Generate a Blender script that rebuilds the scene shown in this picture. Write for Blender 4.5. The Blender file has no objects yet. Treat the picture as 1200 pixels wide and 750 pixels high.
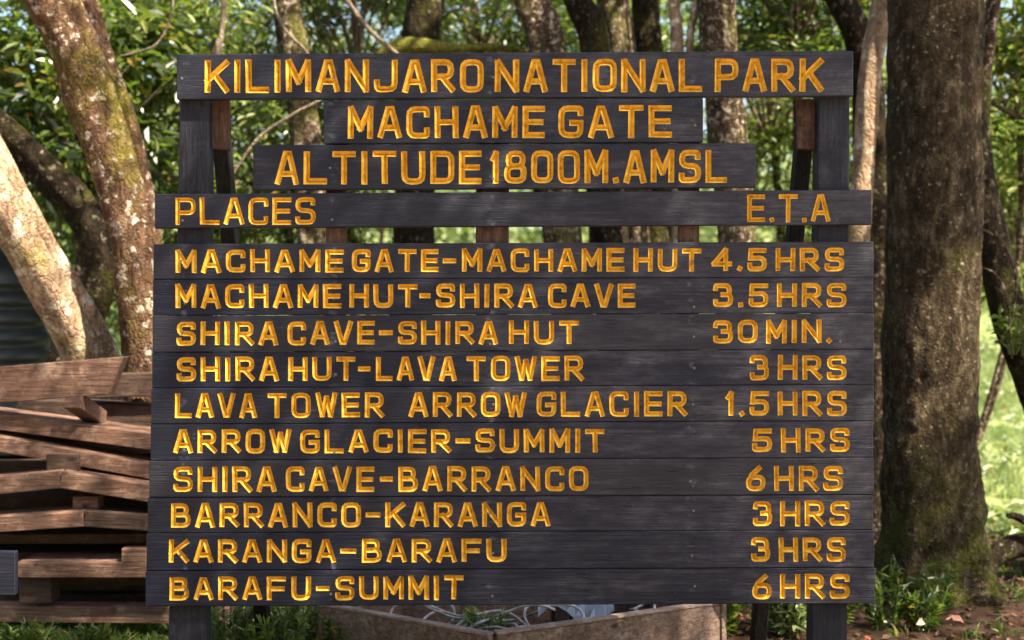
import bpy, bmesh, math, random
import numpy as np
from mathutils import Vector, Matrix
random.seed(7); RNG = np.random.default_rng(7)
SC = bpy.context.scene
COL = SC.collection
PI = math.pi

# ------------------------------------------------------------------ camera
FPX = 1500.0; CAMZ = 1.6; CAMY = -5.0
cd = bpy.data.cameras.new('camera'); cam = bpy.data.objects.new('camera', cd); COL.objects.link(cam)
cam.location = (0, CAMY, CAMZ); cam.rotation_euler = (math.radians(90), 0, 0)
cd.sensor_width = 36; cd.lens = 36 * FPX / 1200; cd.clip_end = 2000; cd.clip_start = 0.05
cd.dof.use_dof = True; cd.dof.focus_distance = 5.0; cd.dof.aperture_fstop = 2.0
SC.camera = cam
# ------------------------------------------------------------------ light
SUN = Vector((0.50, -0.36, 0.80)).normalized()      # towards the sun
w = bpy.data.worlds.new('World'); SC.world = w; w.use_nodes = True
nt = w.node_tree; bg = nt.nodes['Background']
sky = nt.nodes.new('ShaderNodeTexSky'); sky.sky_type = 'NISHITA'; sky.sun_disc = False
sky.sun_elevation = math.asin(SUN.z); sky.sun_rotation = math.atan2(SUN.x, SUN.y)
sky.air_density = 1.0; sky.dust_density = 2.0; sky.ozone_density = 1.0
nt.links.new(sky.outputs[0], bg.inputs[0]); bg.inputs[1].default_value = 0.09
sl = bpy.data.lights.new('sun', 'SUN'); sl.energy = 4.8; sl.angle = math.radians(0.5); sl.color = (1.0, 0.93, 0.80)
so = bpy.data.objects.new('sun', sl); COL.objects.link(so); so.location = (6, -6, 14)
so.rotation_euler = (-SUN).to_track_quat('-Z', 'Y').to_euler()
SC.view_settings.view_transform = 'Standard'; SC.view_settings.look = 'None'
SC.view_settings.exposure = 1.95; SC.view_settings.gamma = 1.0
SC.view_settings.use_curve_mapping = False
SC.view_settings.use_white_balance = True; SC.view_settings.white_balance_temperature = 6950; SC.view_settings.white_balance_tint = 10

# ------------------------------------------------------------------ helpers
def P(px, py, d):
    return Vector(((px - 600) * d / FPX, CAMY + d, CAMZ + (375 - py) * d / FPX))
def S(px, py, y=0.0):                                # on the sign's own face, 300 px to the metre
    return Vector(((px - 600) / 300.0, y, CAMZ + (375 - py) / 300.0))
def tag(o, label=None, cat=None, group=None, kind=None):
    if label: o['label'] = label
    if cat: o['category'] = cat
    if group: o['group'] = group
    if kind: o['kind'] = kind
    return o
def empty(name, loc=(0, 0, 0), **k):
    o = bpy.data.objects.new(name, None); o.empty_display_size = .2; COL.objects.link(o); o.location = loc
    return tag(o, **k)
def link(name, me, mat=None, parent=None, loc=None, **k):
    o = bpy.data.objects.new(name, me); COL.objects.link(o)
    if mat is not None:
        me.materials.clear()
        for m in (mat if isinstance(mat, (list, tuple)) else [mat]): me.materials.append(m)
    if parent is not None:
        o.parent = parent
        o.location = -parent.location                 # child vertices are written in world space
    if loc is not None: o.location = loc
    return tag(o, **k)
def mesh(name, vs, fs, smooth=False):
    me = bpy.data.meshes.new(name); me.from_pydata([tuple(v) for v in vs], [], fs); me.update()
    if smooth: me.polygons.foreach_set('use_smooth', [True] * len(me.polygons))
    return me
def np_mesh(name, V, F, smooth=False):
    V = np.asarray(V, np.float32).reshape(-1, 3); F = np.asarray(F, np.int32); k = F.shape[1]
    me = bpy.data.meshes.new(name)
    me.vertices.add(len(V)); me.vertices.foreach_set('co', V.ravel())
    me.loops.add(F.size); me.loops.foreach_set('vertex_index', F.ravel())
    me.polygons.add(len(F)); me.polygons.foreach_set('loop_start', np.arange(0, F.size, k, dtype=np.int32))
    me.update(calc_edges=True)
    me.polygons.foreach_set('use_smooth', [smooth] * len(F))
    return me
def cbox(corners, ch=0.004):
    """chamfered plank from 8 corners: front TL,TR,BR,BL then back TL,TR,BR,BL"""
    c = [Vector(v) for v in corners]
    bm = bmesh.new(); vs = [bm.verts.new(v) for v in c]
    for f in ((0, 3, 2, 1), (4, 5, 6, 7), (0, 1, 5, 4), (3, 7, 6, 2), (0, 4, 7, 3), (1, 2, 6, 5)):
        bm.faces.new([vs[i] for i in f])
    bmesh.ops.recalc_face_normals(bm, faces=bm.faces)
    if ch > 0: bmesh.ops.bevel(bm, geom=bm.edges[:], offset=ch, segments=1, profile=.5, affect='EDGES')
    me = bpy.data.meshes.new('plank'); bm.to_mesh(me); bm.free(); return me
def beam(a, b, wid, hei, up=(0, 0, 1), ch=0.004, cut=0.0):
    """plank along a-b; wid across, hei along `up`; cut slants the b end"""
    a = Vector(a); b = Vector(b); d = (b - a).normalized(); up = Vector(up)
    s = d.cross(up).normalized(); u = s.cross(d).normalized()
    s *= wid / 2; u *= hei / 2; k = d * cut
    return cbox([a + u - s, b + u - s + k, b - u - s - k, a - u - s, a + u + s, b + u + s + k, b - u + s - k, a - u + s], ch)
def spline(pts, n):
    """Catmull-Rom through rows of pts (any width), n samples per span"""
    p = np.asarray(pts, float); p = np.vstack([2 * p[0] - p[1], p, 2 * p[-1] - p[-2]]); out = []
    for i in range(1, len(p) - 2):
        for t in np.linspace(0, 1, n, endpoint=False):
            a, b, c, d = p[i - 1:i + 3]
            out.append(.5 * ((2 * b) + (c - a) * t + (2 * a - 5 * b + 4 * c - d) * t * t + (3 * b - a - 3 * c + d) * t ** 3))
    out.append(p[-2]); return np.array(out)
def tube(rows, sides=10, rough=0.0, flare=None, cap=True, seed=0, step=6, ridge=0.0):
    """rows: x,y,z,r. returns V,F"""
    R = spline(rows, step) if step > 1 else np.asarray(rows, float); n = len(R)
    T = np.gradient(R[:, :3], axis=0); T /= np.linalg.norm(T, axis=1)[:, None] + 1e-9
    ref = np.array([0.31, 0.95, 0.05]); r = np.random.default_rng(seed)
    A = np.cross(T, ref); A /= np.linalg.norm(A, axis=1)[:, None] + 1e-9; B = np.cross(T, A)
    th = np.linspace(0, 2 * PI, sides, endpoint=False)
    rad = np.repeat(R[:, 3][:, None], sides, 1)
    if rough > 0:
        ph = r.uniform(0, 6.28, 8); L = np.concatenate([[0], np.cumsum(np.linalg.norm(np.diff(R[:, :3], axis=0), axis=1))])[:, None]
        m = rad.mean()
        rad *= 1 + rough * (np.sin(2 * th + ph[0] + L * 1.1) * .5 + np.sin(3 * th + ph[1] - L * 1.7 / (m * 6 + .4)) * .45
                            + np.sin(5 * th + ph[2] + L * 2.3) * .25 + np.sin(L * 5.1 + ph[3] + 2 * th) * .3 + np.sin(L * 11.3 + ph[4] + 3 * th) * .18
                            + r.normal(0, .16, rad.shape))
    if ridge > 0:
        gn, gs = max(4, n // 3), max(6, sides // 3)
        g = r.normal(0, 1, (gn, gs)); gi = np.linspace(0, gn - 1.001, n); gj = np.arange(sides) / sides * gs
        i0 = gi.astype(int); j0 = gj.astype(int) % gs; fi = (gi - i0)[:, None]; fj = (gj - np.floor(gj))[None, :]; j1 = (j0 + 1) % gs
        gg = g[i0][:, j0] * (1 - fi) * (1 - fj) + g[i0 + 1][:, j0] * fi * (1 - fj) + g[i0][:, j1] * (1 - fi) * fj + g[i0 + 1][:, j1] * fi * fj
        g2 = r.normal(0, 1, (6 + n // 12, 7)); gi = np.linspace(0, len(g2) - 1.001, n); gj = np.arange(sides) / sides * 7
        i0 = gi.astype(int); j0 = gj.astype(int) % 7; fi = (gi - i0)[:, None]; fj = (gj - np.floor(gj))[None, :]; j1 = (j0 + 1) % 7; fi = fi * fi * (3 - 2 * fi); fj = fj * fj * (3 - 2 * fj)
        gg = gg * .5 + 1.6 * (g2[i0][:, j0] * (1 - fi) * (1 - fj) + g2[i0 + 1][:, j0] * fi * (1 - fj) + g2[i0][:, j1] * (1 - fi) * fj + g2[i0 + 1][:, j1] * fi * fj)
        rad *= 1 + ridge * gg
    if flare:
        z0, amt, k, hh = flare
        e = np.exp(-np.clip(R[:, 2] - z0, 0, 9) / hh)[:, None]
        rad *= 1 + amt * e * (0.25 + np.clip(np.sin(k * th + 1.3 + .8 * np.sin(th)), 0, 1) ** 1.3)
    V = R[:, None, :3] + rad[:, :, None] * (np.cos(th)[None, :, None] * A[:, None] + np.sin(th)[None, :, None] * B[:, None])
    V = V.reshape(-1, 3); i = np.arange(n - 1)[:, None] * sides; j = np.arange(sides)[None, :]; j2 = (j + 1) % sides
    F = np.stack([i + j, i + j2, i + sides + j2, i + sides + j], -1).reshape(-1, 4)
    if cap:
        V = np.vstack([V, R[0, :3], R[-1, :3]]); c0 = n * sides; c1 = c0 + 1
        jj = np.arange(0, sides); 
        F = np.vstack([F, np.stack([np.full(sides, c0), (jj + 1) % sides, jj, jj], -1)[:0],])
    return V, F
def merge(parts):
    Vs, Fs, o = [], [], 0
    for V, F in parts: Vs.append(V); Fs.append(F + o); o += len(V)
    return np.vstack(Vs), np.vstack(Fs)

# ------------------------------------------------------------------ materials
class N:
    def __init__(s, name):
        s.m = bpy.data.materials.new(name); s.m.use_nodes = True; s.t = s.m.node_tree
        s.b = s.t.nodes['Principled BSDF']; s.tc = s.t.nodes.new('ShaderNodeTexCoord'); s.out = s.t.nodes['Material Output']
    def l(s, a, b): s.t.links.new(a, b)
    def node(s, ty, **k):
        n = s.t.nodes.new(ty)
        for a, v in k.items(): setattr(n, a, v)
        return n
    def coord(s, sc=(1, 1, 1), src='Object', rot=(0, 0, 0)):
        mp = s.node('ShaderNodeMapping'); mp.inputs['Scale'].default_value = sc; mp.inputs['Rotation'].default_value = rot
        s.l(s.tc.outputs[src], mp.inputs[0]); return mp.outputs[0]
    def noise(s, c, scale, detail=4, rough=.6, out='Fac', dist=0):
        n = s.node('ShaderNodeTexNoise'); n.inputs['Scale'].default_value = scale; n.inputs['Detail'].default_value = detail
        n.inputs['Roughness'].default_value = rough; n.inputs['Distortion'].default_value = dist; s.l(c, n.inputs['Vector']); return n.outputs[out]
    def voro(s, c, scale, feat='F1', out='Distance'):
        n = s.node('ShaderNodeTexVoronoi', feature=feat); n.inputs['Scale'].default_value = scale; s.l(c, n.inputs['Vector']); return n.outputs[out]
    def ramp(s, f, stops):
        r = s.node('ShaderNodeValToRGB'); e = r.color_ramp.elements
        while len(e) < len(stops): e.new(.5)
        for q, (p, c) in zip(e, stops):
            q.position = p; q.color = (*c, 1) if isinstance(c, (tuple, list)) else (c, c, c, 1)
        s.l(f, r.inputs[0]); return r.outputs[0]
    def mix(s, f, a, b, mode='MIX'):
        m = s.node('ShaderNodeMix', data_type='RGBA', blend_type=mode)
        for v, k in ((f, 0), (a, 6), (b, 7)):
            if isinstance(v, (int, float)): m.inputs[k].default_value = v if k == 0 else (v, v, v, 1)
            elif isinstance(v, tuple): m.inputs[k].default_value = (*v, 1)
            else: s.l(v, m.inputs[k])
        return m.outputs[2]
    def math(s, op, a, b=0.0, clamp=False):
        m = s.node('ShaderNodeMath', operation=op, use_clamp=clamp)
        for v, k in ((a, 0), (b, 1)):
            if isinstance(v, (int, float)): m.inputs[k].default_value = v
            else: s.l(v, m.inputs[k])
        return m.outputs[0]
    def bump(s, h, st=.5, dist=.01, prev=None):
        b = s.node('ShaderNodeBump'); b.inputs['Strength'].default_value = st; b.inputs['Distance'].default_value = dist; s.l(h, b.inputs['Height'])
        if prev is not None: s.l(prev, b.inputs['Normal'])
        return b.outputs[0]
    def set(s, col=None, rough=None, nrm=None, **k):
        for v, key in ((col, 'Base Color'), (rough, 'Roughness')):
            if v is None: continue
            if isinstance(v, (int, float)): s.b.inputs[key].default_value = v
            elif isinstance(v, tuple): s.b.inputs[key].default_value = (*v, 1)
            else: s.l(v, s.b.inputs[key])
        if nrm is not None: s.l(nrm, s.b.inputs['Normal'])
        for a, v in k.items(): s.b.inputs[a.replace('_', ' ')].default_value = v
        return s.m

def mat_board():
    n = N('black_painted_wood')
    oi = n.node('ShaderNodeObjectInfo'); ad = n.node('ShaderNodeVectorMath', operation='ADD'); sc = n.node('ShaderNodeVectorMath', operation='SCALE')
    n.l(oi.outputs['Random'], sc.inputs['Scale']); sc.inputs[0].default_value = (17, 5, 31); n.l(sc.outputs[0], ad.inputs[1]); n.l(n.tc.outputs['Object'], ad.inputs[0])
    def C(s):
        m = n.node('ShaderNodeMapping'); m.inputs['Scale'].default_value = s; n.l(ad.outputs[0], m.inputs[0]); return m.outputs[0]
    grain = n.noise(C((2.2, 60, 60)), 1.6, 6, .65, dist=.6); fine = n.noise(C((9, 260, 260)), 1, 3, .7)
    patch = n.noise(C((1.6, 1, 7)), 1.7, 6, .7); small = n.noise(C((6, 6, 14)), 3, 6, .7)
    base = n.ramp(grain, [(.25, (.0015, .0028, .009)), (.55, (.004, .006, .016)), (.8, (.011, .0145, .030))])
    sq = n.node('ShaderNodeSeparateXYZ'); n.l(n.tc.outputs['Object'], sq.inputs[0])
    wear_sheen = n.ramp(n.math('ADD', patch, n.math('MULTIPLY', sq.outputs[0], .11)), [(.46, 0.0), (.74, 1.0)])  # patchy wear plus a reflected sheen painted in, paler towards the right
    base = n.mix(n.math('MULTIPLY', oi.outputs['Random'], .85), base, (.015, .0155, .022))
    c = n.mix(n.math('MULTIPLY', wear_sheen, n.math('MULTIPLY', n.ramp(small, [(.35, .15), (.65, .9)]), n.ramp(grain, [(.35, .25), (.6, 1.0)]))), base, (.078, .074, .084))
    # drips and faded smears under the fixings
    sx = n.node('ShaderNodeSeparateXYZ'); n.l(n.tc.outputs['Object'], sx.inputs[0]); tot = None
    wob = n.math('MULTIPLY', n.math('SUBTRACT', n.noise(C((5, 5, 9)), 4, 3, .6), .5), .05)
    for x0 in (-1.28, -.70, -.083, .70, 1.285):
        a = n.math('ABSOLUTE', n.math('ADD', n.math('SUBTRACT', sx.outputs[0], x0), wob))
        g = n.math('SUBTRACT', 1.0, n.math('MULTIPLY', a, 48.0), True)
        tot = g if tot is None else n.math('MAXIMUM', tot, g)
    sm = n.math('MULTIPLY', tot, n.ramp(n.noise(C((5, 5, 9)), 3.4, 5, .7), [(.54, 0.0), (.64, .6)]))
    c = n.mix(sm, c, (.10, .105, .13))
    spk = n.ramp(n.voro(C((1, 1, 1)), 55), [(.05, .7), (.10, 0.0)]); spk = n.math('MULTIPLY', spk, n.ramp(n.noise(C((1, 1, 1)), 9, 2), [(.60, 0.0), (.68, 1.0)]))
    c = n.mix(spk, c, (.30, .29, .27))
    crk = n.ramp(n.noise(C((.9, 34, 34)), 1.3, 3, .5), [(.485, 0.0), (.5, .8), (.515, 0.0)])
    crk = n.math('MULTIPLY', crk, n.ramp(n.noise(C((3, 5, 5)), 2, 3), [(.52, 0.0), (.62, 1.0)]))
    c = n.mix(crk, c, (.0015, .0015, .002))
    rg = n.ramp(patch, [(.3, .36), (.7, .55)])
    h = n.math('SUBTRACT', n.math('ADD', n.math('MULTIPLY', grain, .7), n.math('MULTIPLY', fine, .5)), n.math('MULTIPLY', crk, .6))
    return n.set(c, rg, n.bump(h, .7, .006), Specular_IOR_Level=.24)
def mat_letter():
    n = N('yellow_carved_paint'); c0 = n.coord((1, 1, 1))
    a = n.noise(c0, 38, 5, .7); b = n.noise(n.coord((1, 1, 1)), 6, 3)
    c = n.ramp(a, [(.28, (.30, .115, .008)), (.46, (.64, .345, .026)), (.72, (.80, .54, .10))])
    c = n.mix(n.ramp(b, [(.45, 0.0), (.75, .5)]), c, (.42, .17, .010))
    return n.set(c, .62, n.bump(n.noise(c0, 150, 4), .6, .003), Specular_IOR_Level=.2)
def mat_wood(name, c1, c2, c3, axis=0, rough=.8, st=.6):
    n = N(name); oi = n.node('ShaderNodeObjectInfo'); s = [46, 46, 46]; s[axis] = 3.2
    ad = n.node('ShaderNodeVectorMath', operation='ADD'); sc = n.node('ShaderNodeVectorMath', operation='SCALE')
    n.l(oi.outputs['Random'], sc.inputs['Scale']); sc.inputs[0].default_value = (13, 7, 29); n.l(sc.outputs[0], ad.inputs[1]); n.l(n.tc.outputs['Object'], ad.inputs[0])
    m = n.node('ShaderNodeMapping'); m.inputs['Scale'].default_value = s; n.l(ad.outputs[0], m.inputs[0])
    g = n.noise(m.outputs[0], 1.5, 6, .65, dist=.8)
    p = n.noise(ad.outputs[0], 3.5, 5, .65)
    c = n.ramp(g, [(.28, c1), (.5, c2), (.75, c3)])
    c = n.mix(n.ramp(p, [(.45, 0.0), (.72, .6)]), c, tuple(v * .42 for v in c1))
    c = n.mix(n.math('MULTIPLY', oi.outputs['Random'], .35), c, tuple(v * .5 for v in c2))
    vc = n.node('ShaderNodeMapping'); q = [5.0, 5.0, 5.0]; q[axis] = 2.2; vc.inputs['Scale'].default_value = q; n.l(ad.outputs[0], vc.inputs[0])
    kn = n.voro(vc.outputs[0], 1.3); c = n.mix(n.ramp(kn, [(.04, .85), (.11, 0.0)]), c, tuple(v * .3 for v in c1))
    dirt = n.noise(ad.outputs[0], 22, 5, .75); c = n.mix(n.ramp(dirt, [(.52, 0.0), (.68, .65)]), c, tuple(v * .35 for v in c2))
    c = n.mix(n.ramp(n.noise(ad.outputs[0], 9, 5, .7), [(.55, 0.0), (.75, .5)]), c, tuple(min(v * 1.5, .6) for v in c3))
    g = n.math('ADD', g, n.math('MULTIPLY', dirt, .6))
    return n.set(c, rough, n.bump(g, st, .012), Specular_IOR_Level=.2)
def mat_bark(name, dark, mid, light, lichen=(.46, .42, .36), lich=.5, moss=.3, mosscol=(.11, .12, .018), sc=1.0, lsc=24, base_moss=False):
    n = N(name); c0 = n.coord((1, 1, .45)); c1 = n.coord((1, 1, 1))
    big = n.noise(c1, 2.2 * sc, 4, .6); mid_ = n.noise(c0, 13 * sc, 6, .7, dist=.4); wv = n.node('ShaderNodeVectorMath', operation='ADD'); n.l(n.coord((1, 1, .38)), wv.inputs[0]); vs_ = n.node('ShaderNodeVectorMath', operation='SCALE'); n.l(n.noise(c1, 9 * sc, 4, .65, 'Color'), vs_.inputs[0]); vs_.inputs['Scale'].default_value = .16; n.l(vs_.outputs[0], wv.inputs[1]); crk = n.voro(wv.outputs[0], 19 * sc, 'DISTANCE_TO_EDGE')
    c = n.ramp(mid_, [(.3, dark), (.5, mid), (.72, light)])
    c = n.mix(n.ramp(big, [(.4, 0.0), (.65, .55)]), c, tuple(.5 * (a + b) for a, b in zip(dark, mid)))
    lm = n.math('MULTIPLY', n.ramp(n.noise(c1, lsc * sc, 5, .65), [(.70 - .22 * lich, 0.0), (.76 - .20 * lich, 1.0)]), n.ramp(n.noise(c1, 31, 4, .7), [(.35, .3), (.6, 1.0)]))
    c = n.mix(lm, c, lichen)
    mm = n.math('MULTIPLY', n.ramp(n.noise(n.coord((1.3, 1.1, .9)), 2.6, 5, .7), [(.66 - .30 * moss, 0.0), (.76 - .2 * moss, .9)]), n.ramp(n.noise(c1, 45, 3), [(.3, .5), (.6, 1.0)]))
    if base_moss:                                     # moss climbs only the foot of this trunk
        zz = n.node('ShaderNodeSeparateXYZ'); n.l(n.tc.outputs['Object'], zz.inputs[0])
        f_ = n.math('SUBTRACT', 1.25, n.math('MULTIPLY', n.math('ADD', zz.outputs[2], n.math('MULTIPLY', big, .9)), .95), True)
        mm = n.math('MAXIMUM', n.math('MULTIPLY', mm, .35), n.math('MULTIPLY', f_, n.ramp(n.noise(c1, 7, 5, .7), [(.42, 0.0), (.56, .95)])))
    c = n.mix(mm, c, mosscol)
    c = n.mix(n.ramp(crk, [(.0, .55), (.08, 0.0)]), c, tuple(v * .5 for v in dark))
    h = n.math('ADD', n.math('MULTIPLY', mid_, .8), n.math('ADD', n.math('MULTIPLY', n.ramp(crk, [(0, 0.0), (.2, 1.0)]), .28), n.math('MULTIPLY', n.noise(c1, 70, 4), .35)))
    return n.set(c, .9, n.bump(h, 1.0, .03), Specular_IOR_Level=.10)
def mat_leaf(name, c1, c2, c3, rough=.42, tr=.32, spec=.5):
    n = N(name); g = n.node('ShaderNodeNewGeometry')
    c = n.ramp(g.outputs['Random Per Island'], [(.0, c1), (.42, c2), (.86, c3), (.93, (min(c3[0] * 1.5, .4), c3[1] * 1.05, c3[2] * .8)), (1, (min(c3[0] * 1.6, .4), c3[1] * .62, c3[2] * .6))])
    n.set(c, rough, None, Specular_IOR_Level=spec)
    t = n.node('ShaderNodeBsdfTranslucent'); n.l(n.mix(.6, c, (.20, .34, .03)), t.inputs[0])
    mx = n.node('ShaderNodeMixShader'); mx.inputs[0].default_value = tr
    n.l(n.b.outputs[0], mx.inputs[1]); n.l(t.outputs[0], mx.inputs[2]); n.l(mx.outputs[0], n.out.inputs[0]); return n.m
M = {}
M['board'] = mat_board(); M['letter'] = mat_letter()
M['post'] = mat_wood('post_black_paint', (.007, .0075, .012), (.016, .0165, .024), (.038, .038, .048), axis=2, rough=.6, st=.45)
M['brownpost'] = mat_wood('brown_stained_wood', (.035, .019, .013), (.075, .042, .028), (.14, .085, .058), axis=2)
M['braceblack'] = mat_wood('dark_brace_wood', (.008, .007, .006), (.016, .013, .011), (.035, .028, .022), axis=2)
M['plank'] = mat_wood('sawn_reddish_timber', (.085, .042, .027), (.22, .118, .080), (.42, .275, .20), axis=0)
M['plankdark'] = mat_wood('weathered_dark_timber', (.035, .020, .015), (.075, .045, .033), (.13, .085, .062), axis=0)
M['bedwood'] = mat_wood('rusty_brown_bed_timber', (.07, .040, .028), (.25, .165, .125), (.46, .35, .28), axis=0)
M['paleedge'] = mat_wood('pale_worn_timber', (.16, .11, .09), (.38, .28, .23), (.55, .44, .37), axis=0)
M['steel'] = N('dull_nail_steel').set((.13, .12, .12), .6, Metallic=.4)
M['bark_red'] = mat_bark('bark_red_lichen', (.035, .018, .010), (.12, .064, .036), (.26, .155, .095), (.60, .50, .39), .66, .55, (.15, .13, .016), lsc=17)
M['bark_pale'] = mat_bark('bark_pale_sunny', (.13, .078, .046), (.42, .28, .175), (.66, .50, .35), (.80, .68, .52), .70, .42, (.24, .19, .03), lsc=10)
M['bark_dark'] = mat_bark('bark_dark_mossy', (.006, .004, .0025), (.022, .015, .008), (.060, .042, .024), (.20, .165, .11), .6, .55, (.065, .062, .010))
M['bark_moss'] = mat_bark('moss_covered_bark', (.05, .04, .015), (.14, .13, .02), (.28, .26, .04), lich=.1, moss=1.0, mosscol=(.17, .165, .03))
M['bark_big'] = mat_bark('bark_big_trunk', (.010, .006, .003), (.056, .038, .020), (.19, .145, .090), (.26, .22, .155), .50, .36, (.105, .115, .016), 1.25, base_moss=True)
M['bark_mid'] = mat_bark('bark_brown', (.018, .010, .006), (.065, .041, .024), (.17, .115, .070), (.42, .35, .26), .8, .5, (.12, .12, .022))
M['twig'] = mat_bark('pale_twig', (.12, .085, .06), (.26, .20, .14), (.40, .32, .24), lich=.2, moss=.1)
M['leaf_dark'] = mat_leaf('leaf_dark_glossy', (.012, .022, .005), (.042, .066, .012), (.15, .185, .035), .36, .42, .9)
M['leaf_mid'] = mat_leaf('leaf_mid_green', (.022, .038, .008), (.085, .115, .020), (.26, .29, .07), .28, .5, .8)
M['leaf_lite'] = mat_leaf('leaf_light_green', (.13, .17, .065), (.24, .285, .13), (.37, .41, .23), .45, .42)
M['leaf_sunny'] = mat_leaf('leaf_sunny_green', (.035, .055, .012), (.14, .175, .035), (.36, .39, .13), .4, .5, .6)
M['grass'] = mat_leaf('grass_blades', (.045, .085, .014), (.09, .15, .024), (.17, .22, .05), .5, .35)
M['litter'] = mat_leaf('dry_litter', (.03, .014, .008), (.075, .037, .02), (.16, .09, .055), .7, .1, .2)

# ------------------------------------------------------------------ terrain
def hgt(x, y):
    d = y - CAMY
    z = 0.03 * np.sin(x * 1.3 + 1) * np.sin(y * .9) + .02 * np.sin(x * 3.1 + y * 2.3)
    t = np.clip((d - 11.5), 0, 200)
    z = z - .25 * np.exp(-((d - 11.5) / 2.0) ** 2) + np.where(t < 60, .115 * t * (1 - np.exp(-t / 5)), 6.9) + np.clip(t - 60, 0, 140) * .02
    return z + .25 * np.sin(x * .21 + 2) * np.clip(t / 15, 0, 1) * np.sin(y * .17)
def axis_pts(lo, hi, near):
    a = list(np.arange(-near, near + .01, .16)); v, s = near, .2
    while v < hi: s *= 1.16; v += s; a.append(v)
    v, s = -near, .2
    while v > lo: s *= 1.16; v -= s; a.append(v)
    return np.array(sorted(a))
ax = axis_pts(-400, 400, 6); ay = axis_pts(-200, 700, 7)
X, Y = np.meshgrid(ax, ay); Z = hgt(X, Y) + RNG.normal(0, .006, X.shape)
nx, ny = len(ax), len(ay); ii = (np.arange(ny - 1)[:, None] * nx + np.arange(nx - 1)[None, :])
F = np.stack([ii, ii + 1, ii + nx + 1, ii + nx], -1).reshape(-1, 4)
def mat_ground():
    n = N('forest_floor'); c = n.coord((1, 1, 1)); g = n.node('ShaderNodeNewGeometry'); sx = n.node('ShaderNodeSeparateXYZ'); n.l(g.outputs['Position'], sx.inputs[0])
    a = n.noise(c, 9, 6, .7); b = n.noise(c, 1.1, 4, .6)
    soil = n.ramp(a, [(.3, (.016, .008, .005)), (.5, (.034, .018, .012)), (.75, (.085, .048, .033))])
    gr = n.ramp(n.noise(c, 5, 6, .75), [(.3, (.12, .15, .05)), (.5, (.23, .27, .10)), (.72, (.38, .40, .20))])
    far = n.ramp(n.math('DIVIDE', n.math('ADD', sx.outputs[1], n.math('MULTIPLY', b, 2.0)), 20.0), [(.29, 0.0), (.42, 1.0)])
    near = n.math('MULTIPLY', n.ramp(b, [(.45, 0.0), (.6, .5)]), n.ramp(n.math('MULTIPLY', sx.outputs[0], -.5), [(.1, 0.0), (.4, 1.0)]))
    dust = n.ramp(n.math('MULTIPLY', sx.outputs[1], -1.0), [(.5, 0.0), (1.0, 1.0)])
    c2 = n.mix(near, soil, gr); c2 = n.mix(far, c2, gr); c2 = n.mix(dust, c2, n.ramp(a, [(.3, (.22, .15, .11)), (.7, (.40, .30, .23))]))
    return n.set(c2, .95, n.bump(a, .8, .03), Specular_IOR_Level=.1)
link('ground', np_mesh('ground', np.stack([X, Y, Z], -1), F, True), mat_ground(), kind='structure', label='reddish forest soil running to a sunlit grassy slope')

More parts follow.
